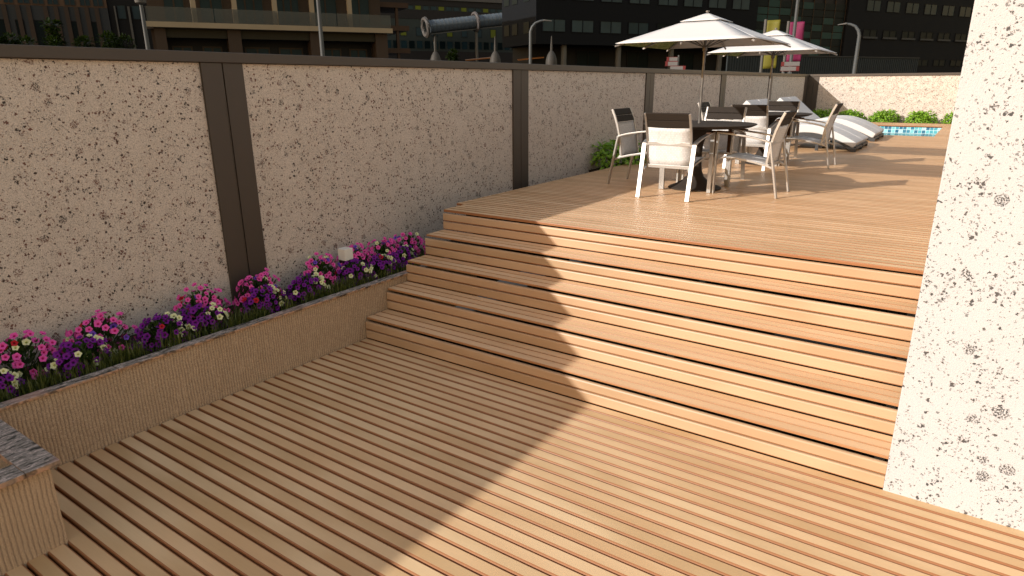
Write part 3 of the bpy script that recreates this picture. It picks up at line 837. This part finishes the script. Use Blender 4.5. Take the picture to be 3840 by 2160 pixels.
def part(bld, name, mat, *boxes):
    b = MB()
    for q in boxes: b.box(*q)
    return b.build(name, mat, bld)
def window(bld, u0, u1, y, z0, z1, glass, frame, panes=2, depth=.05, fr=.06):
    f = MB()
    f.box(u0-fr, u0, y-depth, y+.02, z0-fr, z1+fr); f.box(u1, u1+fr, y-depth, y+.02, z0-fr, z1+fr)
    f.box(u0, u1, y-depth, y+.02, z0-fr, z0); f.box(u0, u1, y-depth, y+.02, z1, z1+fr)
    for i in range(1, panes):
        x = u0 + (u1-u0)*i/panes; f.box(x-fr*.6, x+fr*.6, y-depth+.004, y+.02, z0+.001, z1-.001)
    fo = f.build('window', frame, bld)
    g = MB(); g.box(u0+.001, u1-.001, y-.012, y+.01, z0+.001, z1-.001); g.build('pane', glass, fo)

# brown apartment block with cream balcony slab
B = thing('apartment_building', 'brown brick block with cream balcony slab and tall cream columns', 'building', (-36.14, 25.74, -.42), RZ)
dz = .42
part(B, 'wall', C['brick'], (-7.0, 8.4, 1.9, 12, 0, 13.5))
part(B, 'balcony_slab', C['cream'], (-7.2, 8.7, 0, 1.88, 5.78+dz, 6.10+dz))
part(B, 'balcony_slab', C['cream'], (-7.2, 8.7, 0, 1.88, 9.35+dz, 9.68+dz))
for u0 in (-4.48, -2.01, .53, 2.98, 5.59): part(B, 'column', C['cream'], (u0, u0+.30, .25, .55, 6.10+dz, 9.35+dz))
for u0, u1 in ((-6.8,-6.15), (-2.48,-1.65), (2.86,3.67), (7.51,8.40)): part(B, 'pier', C['brick'], (u0, u1, .45, 1.89, 0, 5.78+dz))
for u0, u1 in ((-6.15,-2.48), (-1.65,2.86), (3.67,7.51)): part(B, 'beam', C['olive'], (u0+.01, u1-.01, .60, .95, 5.20+dz, 5.775+dz))
for u0, u1 in ((-6.15,-2.48), (-1.65,2.86), (3.67,7.51)):
    part(B, 'shopfront', C['void'], (u0, u1, 1.80, 1.885, 0, 5.75+dz))
    w3 = (u1-u0)/2
    for k in range(2): window(B, u0+.35+k*w3, u0+k*w3+w3-.45, 1.79, 2.4+dz, 4.65+dz, C['glass'], C['gold'], 2, .05, .10)
for u0, u1, n in ((-6.0,-4.85,2), (-3.85,-2.5,2), (-1.6,.1,3), (1.0,2.5,3), (3.6,5.15,2), (6.1,7.55,2)):
    window(B, u0, u1, 1.89, 6.3+dz, 9.1+dz, C['glass'], C['gold'], n, .05, .08)
for u0, u1 in ((-7.1,-3.2), (-3.15,.75), (.8,4.7), (4.75,8.6)): part(B, 'balustrade', C['rail'], (u0, u1, .04, .06, 6.10+dz, 6.98+dz))
for z0 in (4.52, 6.15, 7.78): part(B, 'side_balcony', C['wood'], (8.41, 10.75, 2.4, 6.5, z0+dz, z0+.36+dz))
part(B, 'side_wing', C['brick'], (8.41, 9.7, 6.51, 11, 0, 13))
for z0 in (4.95, 6.58): window(B, 8.9, 9.45, 6.5, z0+dz+.1, z0+1.05+dz, C['glass2'], C['gold'], 2)
part(B, 'side_post', C['wood'], (9.75, 9.95, 2.5, 2.7, 0, 4.5+dz), (9.75, 9.95, 2.5, 2.7, 4.89+dz, 6.14+dz), (9.75, 9.95, 2.5, 2.7, 6.52+dz, 7.77+dz))

# orange brick block at far left
A = thing('brick_building', 'long brick block with orange upper floor at far left', 'building', (-61.92, 24.68, -.42), RZ)
part(A, 'wall', C['grey'], (-24, 3.0, .02, 10, 0, 8.8+dz))
part(A, 'upper_wall', C['brick_red'], (-24, 3.0, 0, 10, 8.81+dz, 17))
part(A, 'end_wing', C['void'], (3.02, 6.2, .3, 10, 0, 17))
for u0, u1 in ((-4.37,-3.77), (-3.42,-2.64), (-2.38,-1.63), (-1.32,-.6), (-.1,.63), (1.04,1.74), (2.02,2.72)):
    window(A, u0, u1, 0, 8.95+dz, 10.6+dz, C['glass'], C['brick'], 2, .05, .05)
u = -5.6
while u < 2.6:
    part(A, 'pilaster', C['brick'], (u, u+.32, -.12, .018, 0, 8.79+dz)); u += random.choice((.75, .95, 1.2))
u = -5.2
for i in range(6):
    window(A, u, u+.55, .02, 4.0+dz, 7.6+dz, C['dteal'], C['void'], 1, .05, .05); u += 1.32
part(A, 'column', C['conc'], (3.5, 3.62, .0, .28, 0, 9+dz), (4.55, 4.72, .0, .28, 0, 9+dz))
for u0 in (3.75, 4.9): window(A, u0, u0+.6, .29, 8.0+dz, 9.1+dz, C['glass2'], C['void'], 1)

# glass complex with a tubular bridge
G = thing('office_complex', 'grey green office block with lime panels behind the glass tube', 'building', (-71.5, 89.9, -.42), RZ)
part(G, 'wall', C['greygreen'], (-26, 22, 0, 14, 0, 22))
part(G, 'dark_band', C['darkband'], (-26, 22, -.06, -.002, 14.75+dz, 15.6+dz), (-26, 22, -.06, -.002, 12.6+dz, 13.95+dz), (-26, 22, -.06, -.002, 0, 7.6+dz))
part(G, 'cornice', C['pale'], (-26, 22, -.3, -.002, 15.65+dz, 16.3+dz))
u = -13.0; k = 0
while u < 11:
    window(G, u, u+1.0, 0, 14.05+dz, 14.65+dz, C['lime'] if k % 3 == 1 else C['glass2'], C['darkband'], 1, .05, .05)
    window(G, u, u+1.0, 0, 8.0+dz, 9.2+dz, C['dteal'] if k % 2 else C['glass'], C['greygreen'], 1, .05, .05)
    if k % 2 == 0: window(G, u, u+1.0, 0, 10.0+dz, 11.3+dz, C['lime'] if k % 6 == 2 else C['glass2'], C['darkband'], 1, .05, .05)
    u += 1.36; k += 1
T = thing('tube_bridge', 'curved glass tube footbridge with pale hoops in front of the offices', 'bridge', (-66.5, 85.0, -.42), RZ)
def hoop(b, c, R, r, ax, n=28):
    ax = Vector(ax).normalized(); a = Vector((0,0,1)); a = (a - ax*a.dot(ax)).normalized(); s = ax.cross(a)
    b.tube([Vector(c) + (a*math.cos(2*PI*i/n) + s*math.sin(2*PI*i/n))*R for i in range(n+1)], r, 6, False)
t0 = Vector((-5.9, 0, 10.85+dz)); t1 = Vector((10.5, 0, 12.85+dz)); ax = t1-t0
b = MB(); b.tube([t0, t1], 1.0, 24); b.build('tube', plain('tube_glass', (.075,.092,.105), .25, 0, .5, .3, 1.2), T, smooth=True)
for i in range(24):
    b = MB(); hoop(b, t0 + ax*(i+.5)/24, 1.0, .035, ax); b.build('rib', C['steel'], T, smooth=True)
b = MB(); hoop(b, t0 + ax*.49, 1.35, .26, ax); b.build('hoop', flat('pale_hoop', (.075,.068,.066)), T, smooth=True)
b = MB(); hoop(b, t0 - ax*.03, 1.25, .34, ax); b.build('hoop', flat('pale_hoop_end', (.06,.056,.052)), T, smooth=True)
b = MB(); b.bar(t0 - Vector((0,0,1.08)), t1 - Vector((0,0,1.08)), 1.2, .16, side=(0,1,0)); b.build('walkway', C['conc'], T)
b = MB()
for k in (.06, .5, .92):
    p = t0 + ax*k; b.tube([(p.x, 0, 0), (p.x, 0, p.z-1.16)], .22, 10)
b.build('pier', C['conc'], T)

# black office block
D = thing('black_building', 'black clad office block with rows of paired windows and pale columns', 'building', (-25.4, 48.4, -.42), RZ)
part(D, 'wall', C['black'], (-3.6, 21.0, 0, 6.5, 5.38+dz, 22))
part(D, 'ground_floor', C['void'], (-2.6, 21.0, 2.6, 6.4, 0, 5.37+dz))
for u0 in (-.80, 4.90, 10.9, 16.9): 
    b = MB(); b.tube([(u0+.25, .6, 0), (u0+.25, .6, 5.37+dz)], .25, 14); b.build('column', C['conc'], D, smooth=True)
U0 = [-2.97, -.15, 2.76, 5.72, 8.89, 11.8, 14.75, 17.7]
for r_, z0 in enumerate((6.4, 8.92, 11.4)):
    for i, u0 in enumerate(U0):
        g = C['glass'] if (r_ == 0 and i in (3,5)) else (C['dteal'] if r_ == 0 and i == 4 else C['glass2'])
        window(D, u0, u0+2.15, 0, z0+dz, z0+.93+dz, g, C['black'], 2, .05, .05)
for i in range(3): window(D, 2.0+i*5.6, 4.4+i*5.6, 2.59, 2.2+dz, 5.0+dz, C['dteal'], C['void'], 2)
for i, y0 in enumerate((1.2, 3.4, 5.0)):
    for z0 in (6.3, 8.8): 
        f = MB(); f.box(-3.64, -3.602, y0, y0+1.0, z0+dz, z0+.9+dz); f.build('side_window', C['dteal'], D)
part(D, 'notice', C['yellow'], (3.1, 3.9, 2.50, 2.53, 3.05+dz, 3.3+dz))

E_ = thing('glass_building', 'dark glass curtain wall block with scattered teal panes', 'building', (-25.4, 48.4, -.42), RZ)
part(E_, 'wall', C['void'], (21.02, 33.9, .32, 6.3, 0, 22))
cols = 8; cw = 12.8/cols
pm = {'t': [], 'd': []}
for r_ in range(8):
    for c_ in range(cols):
        q = (21.06+c_*cw, 21.06+c_*cw+cw-.09, .24, .315, 4.45+dz+r_*.70, 4.45+dz+r_*.70+.62)
        part(E_, 'pane', C['teal'] if random.random() < (.22 if r_ < 3 else .42) else C['dteal'], q)
part(E_, 'mullion', C['gold'], *[(21.0+c_*cw, 21.05+c_*cw, .20, .318, 4.4+dz, 22) for c_ in range(1, cols+1)])

F = thing('black_building', 'black block on the right with faint small windows above grey hoarding', 'building', (-25.4, 48.4, -.42), RZ)
part(F, 'wall', C['black'], (33.95, 82, 0, 8, 3.3, 24))
part(F, 'ground_floor', C['void'], (34.5, 82, 1.5, 7.9, 0, 3.29))
for r_, (z0, h) in enumerate(((3.95,.62), (6.72,.85), (9.5,1.05), (12.1,1.05))):
    for i in range(11):
        u0 = 36.8 + i*3.28
        window(F, u0, u0+2.2, 0, z0+dz, z0+h+dz, C['dteal'] if r_ < 2 or i > 5 else C['glass'], C['black'], 2, .05, .05)
        if r_ == 1: part(F, 'sill', C['grey'], (u0-.06, u0+2.26, -.16, -.06, z0+dz-.03, z0+dz+.16))
b = MB(); b.tube([(40.5, .8, 0), (40.5, .8, 3.28)], .3, 14); b.build('column', C['conc'], F, smooth=True)

H = thing('hoarding', 'long grey corrugated site hoarding in front of the black block', 'hoarding', (-6.69, 57.26, -.42), RZ)
b = MB(); u = -10.7
b.box(-10.7, 11.8, .05, .1, 0, 4.55)
while u < 11.7: b.box(u, u+.10, 0, .049, .05, 4.50); u += .26
b.build('panel', C['hoard'], H)
part(H, 'top_rail', C['grey'], (-10.75, 11.85, -.04, .14, 4.551, 4.62))

# lamps, mast, flags, signs
def lamp(label, x, y, h, arm):
    t = thing('street_lamp', label, 'street lamp', (x, y, -.42), 0, 'street lamps beyond the wall')
    h += .42
    b = MB()
    if arm:
        ar = Vector((arm[0], arm[1], 0))
        b.tube([(0,0,0), (0,0,h*.5), (0,0,h-.35), tuple(ar*.08 + Vector((0,0,h-.14))), tuple(ar*.25 + Vector((0,0,h+.04))), tuple(ar*.5 + Vector((0,0,h+.13))), tuple(ar*.75 + Vector((0,0,h+.16)))], [.10,.085,.07,.065,.055,.05,.045], 10)
        b.build('pole', C['steel'], t, smooth=True)
        b = MB(); b.bar(ar*.66 + Vector((0,0,h+.16)), ar*1.1 + Vector((0,0,h+.12)), .18, .07, side=(-ar.y, ar.x, 0), w1=.10, t1=.04); b.build('lamp_head', C['pale'], t, bevel=.02)
    else:
        b.tube([(0,0,0), (0,0,h*.6), (0,0,h)], [.11,.09,.07], 10); b.build('pole', C['steel'], t, smooth=True)
        b = MB(); b.lathe([(.06,h),(.20,h+.08),(.24,h+.30),(.10,h+.40),(.02,h+.44)], n=14); b.build('lamp_head', C['pale'], t, smooth=True)
lamp('grey street lamp pole left of the brown balcony block', -24.09, 11.15, 5.30, None)
lamp('tall grey lamp pole in front of the brown balcony columns', -20.24, 16.86, 7.0, None)
lamp('street lamp with curved arm in front of the black building corner', -14.33, 24.71, 4.95, (.80, .52))
lamp('street lamp with arm bent left before the right black block', -.62, 29.87, 4.45, (-.82, -.12))
b = MB(); b.tube([(-4.53,35.25,-.42),(-4.53,35.25,14)], [.10,.06], 10)
tag(b.build('mast', C['steel'], smooth=True), 'tall thin steel mast rising behind the magenta flag', 'mast')
b = MB(); b.tube([(-31.2,8.1,-.42),(-31.2,8.1,9)], [.30,.24], 14)
tag(b.build('pylon', C['pale'], smooth=True), 'pale round pylon at the far left edge above the wall', 'pylon')
def flag(label, x, y, z1, z0, wd, mat, nm):
    t = thing('banner_flag', label, 'flag', (x, y, -.42), 0, 'tall banner flags on white poles')
    b = MB(); b.tube([(0,0,0), (0,0,z1+.42+.05)], .085, 10); b.build('pole', C['pale'], t, smooth=True)
    b = MB(); n, m = 8, 14
    for j in range(m+1):
        for i in range(n+1):
            f = i/n; g = j/m
            b.v.append((.09 + f*wd*.965, f*wd*.25 + .07*math.sin(f*5+g*4)*f, z1+.42 - g*(z1-z0) + .10*f*g*math.sin(g*9)))
    for j in range(m):
        for i in range(n): b.face((j*(n+1)+i, (j+1)*(n+1)+i, (j+1)*(n+1)+i+1, j*(n+1)+i+1))
    b.build('cloth', mat, t, smooth=True, solid=.01)
flag('yellow banner flag on a white pole behind the far parasol', -6.98, 38.77, 5.66, 2.95, .74, C['yellow'], 'y')
flag('magenta banner flag on a white pole right of the yellow one', -5.76, 39.08, 5.52, 3.32, .80, C['magenta'], 'm')
def signpost(label, x, y, h, blades_):
    t = thing('signpost', label, 'sign', (x, y, -.42), math.radians(20))
    b = MB(); b.tube([(0,0,0),(0,0,h+.42)], .03, 8); b.build('post', C['steel'], t, smooth=True)
    for u0, u1, z0, z1, red in blades_:
        b = MB(); b.box(u0, u1, -.05, -.02, z0+.42, z1+.42); o = b.build('sign_blade', C['white'], t)
        b = MB(); e = .09
        b.box(*( (u0, u0+e) if red < 0 else (u1-e, u1) ), -.056, -.0505, z0+.42, z1+.42); b.build('red_end', C['red'], o)
        b = MB(); b.box(u0-.012, u1+.012, -.046, -.024, z0+.42-.014, z0+.42-.001); b.box(u0-.012, u1+.012, -.046, -.024, z1+.421, z1+.434); b.build('red_edge', C['red'], o)
signpost('red and white fingerpost with three blades behind the wall', -5.13, 20.48, 3.15, [(-.42,-.03,2.955,3.075,-1), (-.46,-.02,2.79,2.925,-1), (-.27,.27,2.64,2.765,1)])
sb = thing('street_sign', 'two stacked red and white direction boards under the magenta flag', 'sign', (-1.77, 21.52, -.42), math.radians(12))
b = MB(); b.tube([(.12,0,0),(.12,0,3.1)], .025, 8); b.tube([(.26,0,0),(.26,0,3.1)], .02, 8); b.tube([(.36,0,0),(.36,0,3.1)], .02, 8); b.build('post', C['steel'], sb, smooth=True)
for z0, red in ((2.725,-1), (2.565,1)):
    b = MB(); b.box(0, .60, -.06, -.03, z0+.42, z0+.42+.135); o = b.build('sign_board', C['white'], sb)
    b = MB(); b.box(*((0,.10) if red < 0 else (.50,.60)), -.066, -.0605, z0+.42, z0+.42+.135); b.build('red_end', C['red'], o)
    b = MB(); b.box(-.012, .612, -.056, -.034, z0+.42-.013, z0+.42-.001); b.build('red_edge', C['red'], o)

for i, (x, y, lb) in enumerate(((-25.89,31.0,'pale cone roofed kiosk with thin spire next to the brown block'), (-22.8,33.45,'pale cone roofed kiosk with thin spire at the black building corner'), (-19.7,35.51,'pale cone roofed kiosk right of the curved street lamp'))):
    t = thing('kiosk', lb, 'kiosk', (x, y, -.42), 0, 'cone roofed kiosks')
    b = MB(); b.lathe([(.36,0),(.38,3.9),(.36,4.15),(.27,4.42),(.15,4.62),(.09,4.68)], n=20); b.build('body', C['darkconc'], t, smooth=True)
    b = MB(); b.lathe([(.085,4.681),(.075,5.0),(.03,5.6)], n=10); b.build('spire', C['darkconc'], t, smooth=True)
for lb, x, y, r_ in (('orange terrace awning left of the black building', -32.2, 43.9, 41), ('orange terrace awning beside the curved street lamp', -28.5, 46.5, 37)):
    t = thing('awning', lb, 'awning', (x, y, -.42), math.radians(r_), 'orange terrace awnings')
    b = MB(); b.add([(-1.1,-.9,4.55),(1.1,-.9,4.75),(1.1,.9,4.85),(-1.1,.9,4.65)], [(0,1,2,3)]); b.build('canopy', C['orange'], t, solid=.08)
    b = MB(); b.tube([(0,0,0),(0,0,4.66)], .05, 8); b.build('pole', C['steel'], t)

def tree(name, label, x, y, base, R, H, n, cat='bush', taper=.55, leafsize=1.0):
    t = thing(name, label, cat, (x, y, -.42), 0, 'dark greenery beyond the wall')
    b = MB(); lumps = [(random.uniform(-.6,.6)*R, random.uniform(-.6,.6)*R, base+random.uniform(.1,.85)*(H-base), random.uniform(.3,.5)*R) for _ in range(12)]
    for _ in range(n):
        c = random.choice(lumps); th = rr()*2*PI; ph = math.acos(random.uniform(-.8,1))
        d = Vector((math.cos(th)*math.sin(ph), math.sin(th)*math.sin(ph), math.cos(ph))); tp = 1 - taper*max(0, (c[2]-base)/(H-base))
        p = Vector((c[0]*tp, c[1]*tp, c[2])) + d*c[3]*random.uniform(.6,1.1)*tp
        b.cr = rr()*.9+.05
        leaf(b, p, d + Vector((rr()-.5, rr()-.5, rr()-.5)), Vector((0,0,1)), random.uniform(.16,.30)*leafsize, random.uniform(.12,.2)*leafsize)
    b.build('crown', M['citytree'], t)
    b = MB(); b.tube([(0,0,0),(.03,0,base*.6),(0,.02,H*.7)], [.12,.09,.03], 8); b.build('trunk', M['twig'], t)
for i, (x, y, h, lb) in enumerate(((-31.6,9.0,4.6,'dark bush beside the pale pylon at far left'), (-31.2,9.9,4.25,'low dark bush second from the far left'), (-30.9,10.9,4.2,'low brownish dark bush in the middle of the row'), (-30.4,11.8,4.75,'taller dark bush before the brick pilasters'), (-30.0,12.7,4.65,'dark bush next to the leftmost lamp pole'))):
    tree('bush', lb, x, y, 2.2, .95, h+.62, 2000, 'bush', .12, .62)
tree('tree', 'slim dark tree rising above the bushes at the left', -32.6, 11.3, 3.0, .6, 6.3, 380, 'tree')
tree('conifer', 'dark cone shaped tree between the two pale kiosks', -26.4, 33.2, 2.6, .75, 5.15, 420, 'tree')
